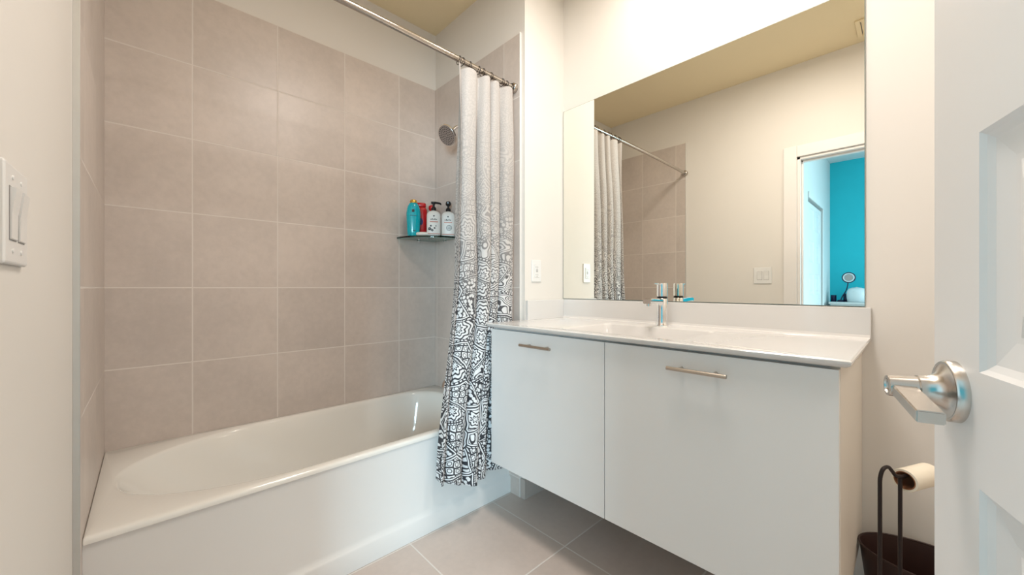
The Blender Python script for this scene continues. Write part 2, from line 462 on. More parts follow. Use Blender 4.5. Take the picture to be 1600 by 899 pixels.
prof = [(TY0+0.0015, TZ-0.0175), (TY0+0.004, TZ-0.021), (TY0+0.006, TZ-0.03), (TY0+0.007, 0.105), (TY0+0.005, 0.092), (TY0-0.002, 0.083), (TY0-0.005, 0.076), (TY0-0.005, 0.012), (TY0-0.004, 0.001), (TY0+0.03, 0.001), (TY0+0.03, TZ-0.0175)]
loft(b, [[(x, y, z) for y, z in prof] for x in (TX0, TX1)])
obj('apron', b, M_apron, tub, True, 30)
b = new(); lathe(b, [(0.035, 0.0), (0.035, 0.004), (0.030, 0.010), (0.012, 0.012)], 32, M=frame_to((-1, 0, 0.12), (ix1-0.018, 1.85, TZ-0.10)))
obj('overflow_plate', b, M_chrome, tub, True)
b = new(); lathe(b, [(0.03, 0.0), (0.03, 0.004), (0.022, 0.006)], 32, origin=(1.15, 1.85, TZ-0.356)); obj('drain', b, M_chrome, tub, True)

# ------------------------------------------------------------------ vanity
VU0, VU1, VV0, VV1, VZ0, VZ1 = 1.177, UW-0.001, 0.121, 1.379, 0.267, 0.9035
vn = empty('vanity_cabinet', (1.45, 0.75, VZ0), 0, 'white wall hung vanity cabinet with two doors under the mirror', 'cabinet')
def vobj(name, b, mat, parent=vn, **k):
    o = obj(name, b, mat, parent, **k)
    if parent is vn: o.matrix_parent_inverse = Matrix.Translation(vn.location).inverted()
    return o
b = new()
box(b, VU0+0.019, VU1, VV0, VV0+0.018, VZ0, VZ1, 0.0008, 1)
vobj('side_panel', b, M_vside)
b = new(); box(b, VU0+0.019, VU1, VV1-0.018, VV1, VZ0, VZ1, 0.0008, 1); vobj('side_panel', b, M_vanity)
b = new(); box(b, VU0+0.019, VU1, VV0+0.018, VV1-0.018, VZ0, VZ0+0.018); box(b, VU1-0.012, VU1, VV0+0.018, VV1-0.018, VZ0+0.018, VZ1); box(b, VU0+0.022, VU0+0.035, VV0+0.018, VV1-0.018, VZ1-0.10, VZ1-0.002)
vobj('carcass', b, M_vanity)
SEAM = 0.760
def bar_handle(parent, v0, v1, z):
    b = new(); u = VU0-0.030
    tube(b, [(u, v0, z), (u, v1, z)], 0.006, 16)
    for v in (v0+0.035, v1-0.035): tube(b, [(VU0+0.0005, v, z), (u, v, z)], 0.0045, 12)
    return obj('handle', b, M_bronze, parent, True)
for (v0, v1, h0, h1) in ((SEAM+0.0015, VV1-0.001, 0.990, 1.160), (VV0+0.001, SEAM-0.0015, 0.355, 0.522)):
    b = new(); box(b, VU0, VU0+0.0185, v0, v1, VZ0, VZ1-0.008, 0.0012, 2)
    d = vobj('door', b, M_vanity); h = bar_handle(d, h0, h1, 0.845)

# countertop with integral basin
CT, CB = 0.923, 0.904
CU0, CU1, CV0, CV1 = 1.157, UW-0.001, 0.098, VR-0.001
b = new()
def rect_xy(x0, x1, y0, y1, z, r=0.003): return rrect(x0, x1, y0, y1, z, (r, r), (r, r), 8)
bx0, bx1, by0, by1 = 1.222, 1.558, 0.515, 0.995
R = lambda d, z, r: rrect(bx0+d, bx1-d, by0+d, by1-d, z, (r, r), (r, r), 8)
rings = [R(0.11, CT-0.109, 0.03), R(0.045, CT-0.107, 0.05), R(0.014, CT-0.094, 0.045), R(0.001, CT-0.052, 0.035), R(-0.008, CB-0.001, 0.03), rect_xy(CU0+0.012, CU1, CV0+0.010, CV1, CB), rect_xy(CU0+0.002, CU1, CV0+0.002, CV1, CB+0.006), rect_xy(CU0, CU1, CV0, CV1, CB+0.011), rect_xy(CU0, CU1, CV0, CV1, CT-0.003), rect_xy(CU0+0.003, CU1, CV0+0.003, CV1, CT),
         R(-0.004, CT, 0.026), R(0.0, CT-0.001, 0.026), R(0.003, CT-0.006, 0.03), R(0.009, CT-0.05, 0.035), R(0.022, CT-0.088, 0.045), R(0.05, CT-0.099, 0.05), R(0.11, CT-0.101, 0.03)]
loft(b, rings, True, True)
ct = obj('vanity_countertop', b, M_counter, None, True, 40)
tag(ct, 'glossy white countertop with moulded basin on the wall hung vanity', 'countertop')
b = new()
box(b, UW-0.021, UW-0.001, CV0, CV1, CT-0.001, 1.024, 0.002, 2)
# cove
loft(b, [[(UW-0.0205, v, CT-0.0005), (UW-0.033, v, CT-0.0005), (UW-0.0245, v, CT+0.0035), (UW-0.0205, v, CT+0.012)] for v in (CV0+0.002, CV1-0.001)])
obj('backsplash', b, M_counter, ct)
b = new(); box(b, UE+0.016, UW-0.021, CV1-0.018, CV1, CT-0.001, 1.024, 0.002, 2); obj('side_splash', b, M_counter, ct)
b = new(); lathe(b, [(0.022, 0), (0.022, 0.003), (0.016, 0.005)], 24, origin=(1.41, 0.755, CT-0.1008)); obj('drain', b, M_chrome, ct, True)

# faucet
fu, fv = 1.64, 0.765
fa = empty('faucet', (fu, fv, CT), 0, 'chrome single lever basin mixer tap on the white countertop', 'faucet')
b = new(); lathe(b, [(0.0285, 0.0), (0.0285, 0.003), (0.0255, 0.007), (0.0235, 0.02), (0.0225, 0.04), (0.0225, 0.117), (0.021, 0.119)], 36); obj('body', b, M_chrome, fa, True)
b = new(); lathe(b, [(0.0212, 0.117), (0.0212, 0.128)], 32); obj('seal_ring', b, M_black, fa, True)
b = new(); lathe(b, [(0.0215, 0.1275), (0.0228, 0.1285), (0.0228, 0.182), (0.0215, 0.186), (0.010, 0.187)], 36); lv = obj('lever_cap', b, M_chrome, fa, True)
b = new(); tube(b, [(-0.018, 0, 0.179), (-0.075, 0.0, 0.184)], 0.0028, 10); obj('lever', b, M_chrome, lv, True)
b = new()
sec = lambda x, z, h, wd: [(x, wd*c, z+h*s) for c, s in ((-1, -.7), (-.8, -1), (.8, -1), (1, -.7), (1, .7), (.8, 1), (-.8, 1), (-1, .7))]
loft(b, [sec(-0.012, 0.104, 0.011, 0.015), sec(-0.09, 0.110, 0.0105, 0.0155), sec(-0.125, 0.111, 0.0105, 0.0165), sec(-0.140, 0.108, 0.009, 0.0165)])
sp = obj('spout', b, M_chrome, fa, True, 30)
b = new(); lathe(b, [(0.0115, 0.0895), (0.0115, 0.100)], 20, origin=(-0.124, 0, 0)); obj('aerator', b, M_chrome, sp, True)

# mirror
b = new(); box(b, UW-0.006, UW-0.0005, 0.113, VR-0.003, 1.0265, 2.093)
mi = obj('wall_mirror', b, M_medge); tag(mi, 'large frameless rectangular mirror on the wall above the vanity', 'mirror')
b = new(); b.faces.new([b.verts.new(p) for p in ((UW-0.0064, 0.1145, 1.028), (UW-0.0064, VR-0.0045, 1.028), (UW-0.0064, VR-0.0045, 2.0915), (UW-0.0064, 0.1145, 2.0915))])
obj('mirror_glass', b, M_mirror, mi)

# ------------------------------------------------------------------ switch and outlet
# built in a local frame: x along the wall, z up, y out of the wall (negative y = towards room)
def wallthing(name, loc, rz, label, cat):
    return empty(name, loc, rz, label, cat)
sw = wallthing('light_switch', (UD, 0.838, 1.186), PI/2, 'white double rocker light switch on the wall beside the doorway', 'light switch')
b = new(); box(b, -0.060, 0.066, -0.0065, -0.0002, -0.066, 0.066, 0.004, 3)
obj('wall_plate', b, M_plate, sw)
for x in (-0.023, 0.023):
    b = new(); loft(b, [[(x-0.0165, -0.0068, z), (x+0.0165, -0.0068, z), (x+0.0165, -y, z), (x-0.0165, -y, z)] for z, y in ((-0.0335, 0.0075), (-0.0325, 0.0085), (0.0, 0.0088), (0.0325, 0.0125), (0.0335, 0.0115))])
    rk = obj('rocker', b, M_plate, sw)
    b = new(); box(b, x-0.0180, x+0.0180, -0.0071, -0.0064, -0.0350, 0.0350); obj('rocker_gap', b, M_slot, rk)
    for z in (-0.048, 0.048):
        b = new(); lathe(b, [(0.0032, 0), (0.0032, 0.0012), (0.002, 0.0016)], 12, M=Matrix.Translation((x, -0.0064, z)) @ Matrix.Rotation(PI/2, 4, 'X')); obj('screw', b, M_plate, sw, True)
# the light switch must face +X (into the room): local -y -> world +x means rz = +90deg
ou = wallthing('electrical_outlet', (1.497, VR, 1.178), 0, 'white electrical outlet on the return wall beside the mirror', 'outlet')
b = new(); box(b, -0.036, 0.036, -0.006, -0.0002, -0.058, 0.058, 0.003, 3); obj('wall_plate', b, M_plate, ou)
b = new(); box(b, -0.0168, 0.0168, -0.0085, -0.006, -0.0335, 0.0335, 0.001, 1); rc = obj('receptacle', b, M_plate, ou)
b = new()
for z in (-0.020, 0.020):
    for x in (-0.0063, 0.0063): box(b, x-0.0011, x+0.0011, -0.0088, -0.0083, z-0.004, z+0.004)
    lathe(b, [(0.0024, 0), (0.0024, 0.0004)], 10, M=Matrix.Translation((0, -0.0084, z-0.009)) @ Matrix.Rotation(PI/2, 4, 'X'))
for z in (-0.004, 0.004): box(b, -0.007, 0.007, -0.0090, -0.0083, z-0.0022, z+0.0022)
obj('slots', b, M_slot, rc)

# ------------------------------------------------------------------ shower: rod, rings, curtain, head, spout
RV, RZ = 1.447, 2.135
rod = empty('curtain_rod', (UT, RV, RZ), 0, 'brushed steel shower curtain rod spanning the tub alcove', 'curtain rod')
b = new(); tube(b, [(0.004, 0, 0)] + [((UE-UT)*k/20, 0.012*math.sin(PI*k/20)*-1, 0) for k in range(1, 20)] + [(UE-UT-0.004, 0, 0)], 0.0125, 20)
obj('rod', b, M_rod, rod, True)
for s, x in ((1, 0.0005), (-1, UE-UT-0.0005)):
    b = new(); lathe(b, [(0.024, 0), (0.024, 0.018), (0.021, 0.022), (0.0145, 0.026), (0.0135, 0.026)], 28, M=Matrix.Translation((x, 0, 0)) @ Matrix.Rotation(s*PI/2, 4, 'Y'))
    obj('flange', b, M_rod, rod, True)

# curtain pattern
def curtain_mat():
    n = N('printed_curtain_cloth')
    uv = n.node('ShaderNodeUVMap', uv_map='UVMap').outputs[0]
    nz = n.node('ShaderNodeTexNoise'); nz.inputs['Scale'].default_value = 7; nz.inputs['Detail'].default_value = 2; n.link(uv, nz.inputs['Vector'])
    ma = n.node('ShaderNodeVectorMath', operation='SUBTRACT'); n.link(nz.outputs['Color'], ma.inputs[0]); ma.inputs[1].default_value = (.5, .5, .5)
    sc = n.node('ShaderNodeVectorMath', operation='SCALE'); n.link(ma.outputs[0], sc.inputs[0]); sc.inputs['Scale'].default_value = 0.06
    ad = n.node('ShaderNodeVectorMath', operation='ADD'); n.link(uv, ad.inputs[0]); n.link(sc.outputs[0], ad.inputs[1]); p = ad.outputs[0]
    def vor(vec, scale, feat, rnd=0.85):
        v = n.node('ShaderNodeTexVoronoi', voronoi_dimensions='2D', feature=feat); v.inputs['Scale'].default_value = scale; v.inputs['Randomness'].default_value = rnd
        n.link(vec, v.inputs['Vector']); return v
    S1 = 10.5
    v1 = vor(p, S1, 'F1'); e1 = vor(p, S1, 'DISTANCE_TO_EDGE')
    d1 = v1.outputs['Distance']
    rnd = n.node('ShaderNodeSeparateColor'); n.link(v1.outputs['Color'], rnd.inputs[0]); r1, r2, r3 = rnd.outputs
    loc = n.node('ShaderNodeVectorMath', operation='SUBTRACT'); n.link(p, loc.inputs[0]); n.link(v1.outputs['Position'], loc.inputs[1])
    sx = n.node('ShaderNodeSeparateXYZ'); n.link(loc.outputs[0], sx.inputs[0])
    ang = n.math('ARCTAN2', sx.outputs[1], sx.outputs[0])
    # medallions: concentric rings with petals
    pet = n.math('MULTIPLY', n.math('COSINE', n.math('MULTIPLY', ang, 8)), 0.045)
    dd = n.math('ADD', d1, pet)
    ringsv = n.math('SINE', n.math('MULTIPLY', dd, 34))
    med = n.math('LESS_THAN', ringsv, -0.35)
    # scallops: finer cells with double outline
    v2 = vor(p, 34, 'F1', 0.35); e2 = vor(p, 34, 'DISTANCE_TO_EDGE', 0.35)
    sca = n.math('MAXIMUM', n.math('LESS_THAN', e2.outputs['Distance'], 0.10), n.math('LESS_THAN', n.math('ABSOLUTE', n.math('SUBTRACT', v2.outputs['Distance'], 0.27)), 0.05))
    # flowers / beads
    v3 = vor(p, 58, 'F1', 0.7)
    bead = n.math('GREATER_THAN', v3.outputs['Distance'], 0.42)
    # leafy swirls
    wv = n.node('ShaderNodeTexNoise'); wv.inputs['Scale'].default_value = 11; wv.inputs['Detail'].default_value = 1; n.link(p, wv.inputs['Vector'])
    swl = n.math('LESS_THAN', n.math('SINE', n.math('MULTIPLY', wv.outputs[0], 88)), -0.3)
    # choose per cell
    c1 = n.math('LESS_THAN', r1, 0.34); c2 = n.math('LESS_THAN', r1, 0.60); c3 = n.math('LESS_THAN', r1, 0.80)
    def sel(c, a, b_): # c?a:b
        return n.math('ADD', n.math('MULTIPLY', c, a), n.math('MULTIPLY', n.math('SUBTRACT', 1, c), b_))
    pat = sel(c1, med, sel(c2, sca, sel(c3, swl, bead)))
    # medallion band inside every cell edge: white band between two dark lines
    ed = e1.outputs['Distance']
    band = n.math('LESS_THAN', ed, 0.115); line = n.math('MAXIMUM', n.math('LESS_THAN', ed, 0.028), n.math('LESS_THAN', n.math('ABSOLUTE', n.math('SUBTRACT', ed, 0.10)), 0.016))
    dots = n.math('LESS_THAN', n.math('SINE', n.math('MULTIPLY', ang, 26)), -0.35)
    pat = sel(band, n.math('MAXIMUM', line, n.math('MULTIPLY', dots, n.math('GREATER_THAN', r2, 0.45))), pat)
    su = n.node('ShaderNodeSeparateXYZ'); n.link(uv, su.inputs[0]); Z = su.outputs[1]
    wob = n.math('ADD', Z, n.math('MULTIPLY', n.math('SUBTRACT', n.noise(uv, 5, 2), 0.5), 0.25))
    fade = n.ramp(wob, 2.35, 1.05)
    ink = n.mix(n.ramp(wob, 1.62, 0.80), c4((0.30, 0.28, 0.27)), c4((0.013, 0.014, 0.022)))
    fine = n.noise(uv, 120, 3)
    cloth = n.mix(fine, c4((0.42, 0.385, 0.36)), c4((0.56, 0.52, 0.49)))
    cloth = n.mix(n.ramp(wob, 1.5, 0.7), cloth, c4((0.80, 0.80, 0.81)))
    n.link(n.mix(n.math('MULTIPLY', pat, n.math('MULTIPLY', fade, 0.98)), cloth, ink), n.b.inputs['Base Color'])
    n.b.inputs['Roughness'].default_value = 0.75
    n.b.inputs['Sheen Weight'].default_value = 0.1
    n.bump(n.noise(uv, 300, 2), 0.15, 0.001)
    return n.m
M_curtain = curtain_mat()
def lerp(a, b, t): return a+(b-a)*t
def sstep(a, b, x):
    t = min(1, max(0, (x-a)/(b-a))); return t*t*(3-2*t)
NFOLD = 4.6
def curtain():
    bm = new(); uvl = bm.loops.layers.uv.new('UVMap')
    NS, NZ = 330, 150
    fa_ = [random.uniform(0.7, 1.15) for _ in range(12)]
    V = []
    for j in range(NZ+1):
        t = j/NZ; row = []
        for i in range(NS+1):
            s = i/NS
            ph = 2*PI*NFOLD*(s + 0.030*math.sin(2*PI*1.7*s+0.6) + 0.016*math.sin(4.1*t+7*s) + 0.012*math.sin(9*t-4*s)*sstep(0.5, 0.0, t))
            k = int(ph/(2*PI))
            f = (ph/(2*PI)) - k
            am = lerp(fa_[k], fa_[k+1], f)
            ztop = 2.112 - 0.010*(0.5-0.5*math.cos(ph*1.0))*1.0
            zbot = lerp(0.255, 0.195, sstep(0.0, 0.5, s)) + 0.008*math.cos(ph+1)
            z = lerp(ztop, zbot, t)
            uL = 1.022 - 0.012*sstep(2.1, 1.2, z) - 0.125*sstep(1.25, 0.22, z)
            uR = 1.385 - 0.015*sstep(2.1, 1.6, z) - 0.085*sstep(1.0, 0.22, z)
            per = (uR-uL)/NFOLD
            A = (lerp(0.018, 0.034, sstep(0.0, 0.3, t)) + 0.022*sstep(0.6, 1.0, t)*sstep(0.8, 0.5, s))*am
            c = math.cos(ph); u_ = lerp(uL, uR, s)
            v = 1.437 - 0.026*sstep(0.6, 1.0, t)*sstep(0.8, 0.5, s) - A*(1-2*((1-c)/2)**1.5)
            v = min(max(v, 1.394 if u_ > 1.10 and z > 0.25 else 1.30), 1.474)
            B = per/(2*PI)*lerp(0.45, 1.2, sstep(0.0, 0.2, t))
            u = lerp(uL, uR, s) + B*math.sin(ph)*am
            u += 0.004*math.sin(9*t+6*s)
            row.append(bm.verts.new((u, v, z)))
        V.append(row)
    mid = V[int(NZ*0.65)]; arc = [0.0]
    for a_, b_ in zip(mid[:-1], mid[1:]): arc.append(arc[-1] + (b_.co.xy-a_.co.xy).length)
    for j in range(NZ):
        for i in range(NS):
            f = bm.faces.new((V[j][i], V[j+1][i], V[j+1][i+1], V[j][i+1]))
            for l, (jj, ii) in zip(f.loops, ((j, i), (j+1, i), (j+1, i+1), (j, i+1))): l[uvl].uv = (arc[ii], V[jj][ii].co.z)
    o = obj('shower_curtain', bm, M_curtain, None, True, 180)
    m = o.modifiers.new('thickness', 'SOLIDIFY'); m.thickness = 0.0016; m.offset = 0
    return o
cu = curtain(); tag(cu, 'white shower curtain with black paisley print gathered at the right of the rod', 'curtain')

ring_u = [1.035, 1.052, 1.098, 1.150, 1.176, 1.225, 1.305, 1.335, 1.368]
ordn = ['leftmost', 'second from the left', 'third from the left', 'fourth from the left', 'fifth from the left', 'sixth from the left', 'seventh from the left', 'second from the right', 'rightmost']
b = new(); torus(b, Matrix.Rotation(PI/2, 4, 'Y'), 0.0185, 0.0016, 28, 8)
ring0 = obj('curtain_ring', b, M_wire, None, True)
for i, u in enumerate(ring_u):
    r = ring0 if i == 0 else ring0.copy()
    if i: COL.objects.link(r)
    r.location = (u, RV-0.011*math.sin(PI*(u-UT)/(UE-UT)), RZ-0.004); r.rotation_euler = (0, 0, random.uniform(-0.25, 0.25))
    tag(r, 'dark metal curtain ring on the shower rod, ' + ordn[i], 'curtain ring', 'rings holding up the shower curtain')

# shower head
sh = empty('shower_fixture', (UE, 1.85, 2.03), 0, 'round metal shower head on the tiled wall beside the curtain', 'shower head')
b = new(); lathe(b, [(0.030, 0), (0.030, 0.004), (0.022, 0.010), (0.012, 0.012)], 28, M=Matrix.Rotation(-PI/2, 4, 'Y')); obj('flange', b, M_chrome, sh, True)
b = new(); tube(b, bez([(-0.003, 0, 0), (-0.06, 0, 0.012), (-0.098, 0, -0.008), (-0.122, 0, -0.040)], 8), 0.0095, 14); obj('arm', b, M_chrome, sh, True)
Ms = frame_to((-0.80, -0.12, -0.58), (-0.124, 0, -0.045))
b = new(); lathe(b, [(0.012, -0.008), (0.016, 0.0), (0.018, 0.010), (0.040, 0.026), (0.060, 0.034), (0.063, 0.040), (0.060, 0.045)], 40, M=Ms); hd_ = obj('head', b, M_chrome, sh, True, 50)
b = new(); lathe(b, [(0.057, 0.0448), (0.057, 0.0465)], 40, M=Ms); fc = obj('spray_face', b, M_face, hd_, True, 30)
b = new()
for R_, cnt in ((0.012, 6), (0.024, 12), (0.036, 18), (0.048, 24)):
    for k in range(cnt):
        a = 2*PI*k/cnt; lathe(b, [(0.0034, 0.0464), (0.0030, 0.0485)], 6, M=Ms @ Matrix.Translation((R_*math.cos(a), R_*math.sin(a), 0)))
nz_ = obj('nozzles', b, M_hole, hd_); nz_['kind'] = 'stuff'

ts = empty('tub_spout', (UE, 1.85, 0.555), 0, 'bronze toned bathtub spout on the tiled wall behind the curtain', 'tub spout')
b = new(); lathe(b, [(0.032, 0), (0.032, 0.005), (0.026, 0.008)], 28, M=Matrix.Rotation(-PI/2, 4, 'Y')); obj('flange', b, M_nickel, ts, True)
b = new(); tube(b, bez([(-0.004, 0, 0.0), (-0.09, 0, 0.004), (-0.135, 0, 0.0), (-0.160, 0, -0.014), (-0.166, 0, -0.036)], 8), 0.020, 20); obj('spout', b, M_nickel, ts, True)

# ------------------------------------------------------------------ glass corner shelf and toiletries
SZ, SR = 1.403, 0.275
b = new()
pts = [(UE-0.001, VB-0.001)] + [(UE-0.001-SR*math.cos(a), VB-0.001-SR*math.sin(a)) for a in [PI/2*k/32 for k in range(33)]]
loft(b, [[(x, y, z) for x, y in pts] for z in (SZ-0.010, SZ)])
shf = obj('corner_shelf', b, M_glass); tag(shf, 'quarter round green glass shelf in the tiled corner of the shower', 'shelf')
for (x, y) in ((UE-0.13, VB-0.008), (UE-0.008, VB-0.13)):
    b = new(); box(b, x-0.008, x+0.008, y-0.008, y+0.007, SZ-0.020, SZ-0.0102, 0.002, 1); obj('bracket', b, M_chrome, shf)

FACE = math.atan2(-0.7242, -0.6896)    # direction back to the camera
def toil(name, u, v, label, cat, turn=0.0):
    """local x axis runs sideways as the camera sees it, local -y faces the camera"""
    a = math.atan2(v, u) - PI/2 + turn
    return empty(name, (u, v, SZ+0.0004), a, label, cat)

t = toil('shampoo_bottle', 1.180, 2.112, 'teal shampoo bottle with gold cap at the left end of the glass shelf', 'bottle')
b = new(); superlathe(b, [(0.030, 0.020, 2.4, 0), (0.036, 0.023, 2.4, 0.004), (0.0375, 0.024, 2.4, 0.03), (0.041, 0.025, 2.4, 0.09), (0.0425, 0.025, 2.4, 0.135), (0.040, 0.024, 2.3, 0.160), (0.034, 0.022, 2.2, 0.182), (0.026, 0.019, 2.1, 0.198), (0.020, 0.016, 2, 0.203)])
obj('body', b, M_tealb, t, True, 50)
b = new(); superlathe(b, [(0.0215, 0.017, 2, 0.2025), (0.0215, 0.017, 2, 0.212), (0.017, 0.014, 2, 0.221), (0.008, 0.007, 2, 0.224)]); obj('cap', b, M_gold, t, True)
b = new(); superlathe(b, [(0.0075, 0.0006, 2, -0.008), (0.0075, 0.0012, 2, 0), (0.0075, 0.0006, 2, 0.008)], 16, origin=(-0.002, -0.0248, 0.152)); obj('emblem', b, M_ink, t)
b = new()
box(b, -0.020, 0.020, -0.0260, -0.0235, 0.122, 0.1245); obj('label_line', b, M_ink, t)
b = new(); box(b, -0.004, 0.012, -0.0258, -0.0225, 0.030, 0.034); obj('label_mark', b, M_ink, t)

t = toil('body_wash_bottle', 1.252, 2.147, 'tall red bottle with navy emblem behind the teal bottle on the glass shelf', 'bottle')
b = new(); superlathe(b, [(0.030, 0.018, 3, 0), (0.036, 0.021, 3, 0.004), (0.037, 0.021, 3, 0.15), (0.037, 0.021, 3, 0.175), (0.029, 0.019, 3, 0.188), (0.022, 0.015, 3, 0.193)]); obj('body', b, M_red, t, True, 50)
b = new(); superlathe(b, [(0.029, 0.019, 3, 0.1935), (0.031, 0.021, 3, 0.197), (0.031, 0.021, 3, 0.212), (0.027, 0.018, 3, 0.218)]); obj('cap', b, M_red, t, True)
b = new(); superlathe(b, [(0.006, 0.0006, 2, -0.022), (0.014, 0.0014, 2, -0.008), (0.014, 0.0014, 2, 0.006), (0.005, 0.0006, 2, 0.022)], 20, origin=(-0.002, -0.0212, 0.10)); obj('emblem', b, M_navy, t)
t = toil('red_bottle', 1.318, 2.128, 'small red round capped bottle behind the white pump bottle', 'bottle')
b = new(); lathe(b, [(0.020, 0), (0.023, 0.004), (0.023, 0.14), (0.019, 0.158), (0.012, 0.166), (0.010, 0.176)], 28); obj('body', b, M_red, t, True, 50)
b = new(); lathe(b, [(0.012, 0.1765), (0.018, 0.182), (0.021, 0.194), (0.019, 0.206), (0.010, 0.213)], 24); obj('cap', b, M_red, t, True)

def pump_bottle(name, u, v, label, turn, kind):
    t = toil(name, u, v, label, 'bottle', turn)
    b = new(); superlathe(b, [(0.036, 0.026, 3.2, 0), (0.041, 0.029, 3.2, 0.004), (0.042, 0.030, 3.2, 0.02), (0.042, 0.030, 3.2, 0.122), (0.040, 0.029, 3, 0.134), (0.030, 0.024, 2.6, 0.146), (0.015, 0.015, 2, 0.154)])
    bd = obj('body', b, M_wbot, t, True, 50)
    b = new(); lathe(b, [(0.0155, 0.1545), (0.0155, 0.168), (0.012, 0.175), (0.0065, 0.178), (0.0065, 0.195)], 24)
    if kind == 0:
        loft(b, [[(x, y*wd, z+h) for y, h in ((-1, -0.005), (1, -0.005), (1, 0.005), (-1, 0.005))] for x, wd, z in ((-0.016, 0.010, 0.203), (0.008, 0.010, 0.204), (0.036, 0.005, 0.201), (0.046, 0.004, 0.196))])
        lathe(b, [(0.010, 0.194), (0.013, 0.199), (0.013, 0.206), (0.006, 0.209)], 20)
    else:
        lathe(b, [(0.010, 0.190), (0.016, 0.196), (0.0165, 0.208), (0.012, 0.216), (0.005, 0.218)], 24)
        tube(b, [(0, -0.010, 0.204), (0, -0.040, 0.201)], [0.008, 0.005], 12)
    obj('pump', b, M_black, t, True, 40)
    b = new()
    f = -0.0302
    lathe(b, [(0.0045, 0), (0.0045, 0.0006)], 12, M=Matrix.Translation((0, f, 0.118)) @ Matrix.Rotation(PI/2, 4, 'X'))
    obj('leaf_mark', b, M_ink, bd); b = new()
    for k in range(5): box(b, -0.020+k*0.008, -0.015+k*0.008, f-0.0006, f+0.001, 0.094, 0.094+(0.009 if k % 2 else 0.006))
    obj('label_text', b, M_ink, bd); b = new()
    if kind == 0:
        # monochrome flower sketch near the foot
        for (x, z, r) in ((-0.025, 0.040, 0.010), (-0.010, 0.032, 0.008), (0.004, 0.045, 0.006), (-0.018, 0.058, 0.006), (0.012, 0.058, 0.004)):
            for k in range(5):
                a = 2*PI*k/5; lathe(b, [(r*0.42, 0), (r*0.42, 0.0005)], 8, M=Matrix.Translation((x+r*0.6*math.cos(a), f+0.0006, z+r*0.6*math.sin(a))) @ Matrix.Rotation(PI/2, 4, 'X'))
    else:
        torus(b, Matrix.Translation((0.006, f, 0.050)) @ Matrix.Rotation(PI/2, 4, 'X'), 0.016, 0.0010, 28, 6)
        torus(b, Matrix.Translation((0.006, f, 0.050)) @ Matrix.Rotation(PI/2, 4, 'X'), 0.011, 0.0007, 24, 6)
        for k in range(3): box(b, -0.002, 0.014, f-0.0005, f+0.001, 0.044+k*0.005, 0.0455+k*0.005)
    obj('flower_print' if kind == 0 else 'seal_print', b, M_ink, bd)
    for wd, z0, z1 in ((0.024, 0.080, 0.086), (0.036, 0.008, 0.013)):
        b = new(); box(b, -wd, wd, f-0.0005, f+0.001, z0, z1); obj('pink_stripe', b, M_pink, bd)
    return t
pump_bottle('lotion_pump_bottle', 1.266, 2.022, 'white pump bottle with dark flower print next to the red bottles', 0.05, 0)
pump_bottle('conditioner_pump_bottle', 1.347, 1.985, 'white pump bottle with round seal, nearest the shower curtain', -0.05, 1)
t = toil('soap_bar', 1.212, 2.052, 'pale oval bar of soap on the front of the glass shelf', 'soap')
t.name = 'soap_bar'
b = new(); superlathe(b, [(0.034, 0.020, 2.4, 0), (0.042, 0.026, 2.4, 0.006), (0.043, 0.027, 2.4, 0.012), (0.038, 0.023, 2.4, 0.019), (0.022, 0.012, 2.2, 0.022)]); obj('soap', b, M_soap, t, True, 60)

# ------------------------------------------------------------------ bin, toilet paper stand, roll
bn = empty('waste_bin', (1.588, -0.035, 0), 0, 'dark brown oval waste bin on the floor between vanity and door', 'waste bin')
b = new()
prof = [(0.070, 0.105, 0.002), (0.076, 0.112, 0.0), (0.080, 0.116, 0.006), (0.104, 0.152, 0.312), (0.106, 0.155, 0.320), (0.103, 0.152, 0.320), (0.101, 0.149, 0.314), (0.078, 0.114, 0.012), (0.070, 0.105, 0.010)]
rings = [[(a*math.cos(2*PI*i/56), c*math.sin(2*PI*i/56), z) for i in range(56)] for a, c, z in prof]
loft(b, rings, True, True)
obj('bin_shell', b, M_brown, bn, True, 50)
b = new(); rings = []
for k in range(57):
    a = 2*PI*k/56; c = Vector((0.1045*math.cos(a), 0.1535*math.sin(a), 0.320)); d = Vector((math.cos(a), math.sin(a), 0))
    rings.append([c+0.003*(math.cos(2*PI*q/8)*d+math.sin(2*PI*q/8)*Vector((0, 0, 1))) for q in range(8)])
loft(b, rings, False, False); bmesh.ops.remove_doubles(b, verts=b.verts, dist=1e-6)
obj('rolled_rim', b, M_brown, bn, True, 60)

ph = empty('toilet_paper_stand', (1.34, 0.0, 0), 0, 'dark bronze wire toilet paper stand in front of the brown bin', 'toilet paper stand')
wp = [Vector((1.288, 0.058)), Vector((1.352, 0.0215))]
dr = Vector((0.907, -0.42, 0)).normalized()
core = Vector((1.352, 0.019, 0.613))
loc = Vector(ph.location)
b = new(); lathe(b, [(0.085, 0), (0.088, 0.004), (0.086, 0.010), (0.060, 0.014), (0.010, 0.016)], 40, origin=(0.012, 0.02, 0)); obj('base', b, M_wire, ph, True)
b = new()
P = [(1.288, 0.058, 0.012), (1.288, 0.058, 0.30), (1.288, 0.058, 0.60), (1.289, 0.0575, 0.628), (1.297, 0.053, 0.6475), (1.312, 0.0445, 0.651), (1.322, 0.038, 0.640), (1.331, 0.032, 0.628), (1.345, 0.022, 0.6245), (1.365, 0.013, 0.6245)]
pp = bez([P[0], P[1], P[2]], 4)[:-1] + bez(P[2:], 6)
far = core + dr*0.13; pp += [Vector((far.x, far.y, 0.6245))]
tube(b, [p-loc for p in pp], 0.0042, 10); obj('hook_wire', b, M_wire, ph, True)
b = new(); tube(b, [Vector((1.343, 0.0245, 0.012))-loc, Vector((1.343, 0.0245, 0.622))-loc], 0.0042, 10); obj('post_wire', b, M_wire, ph, True)

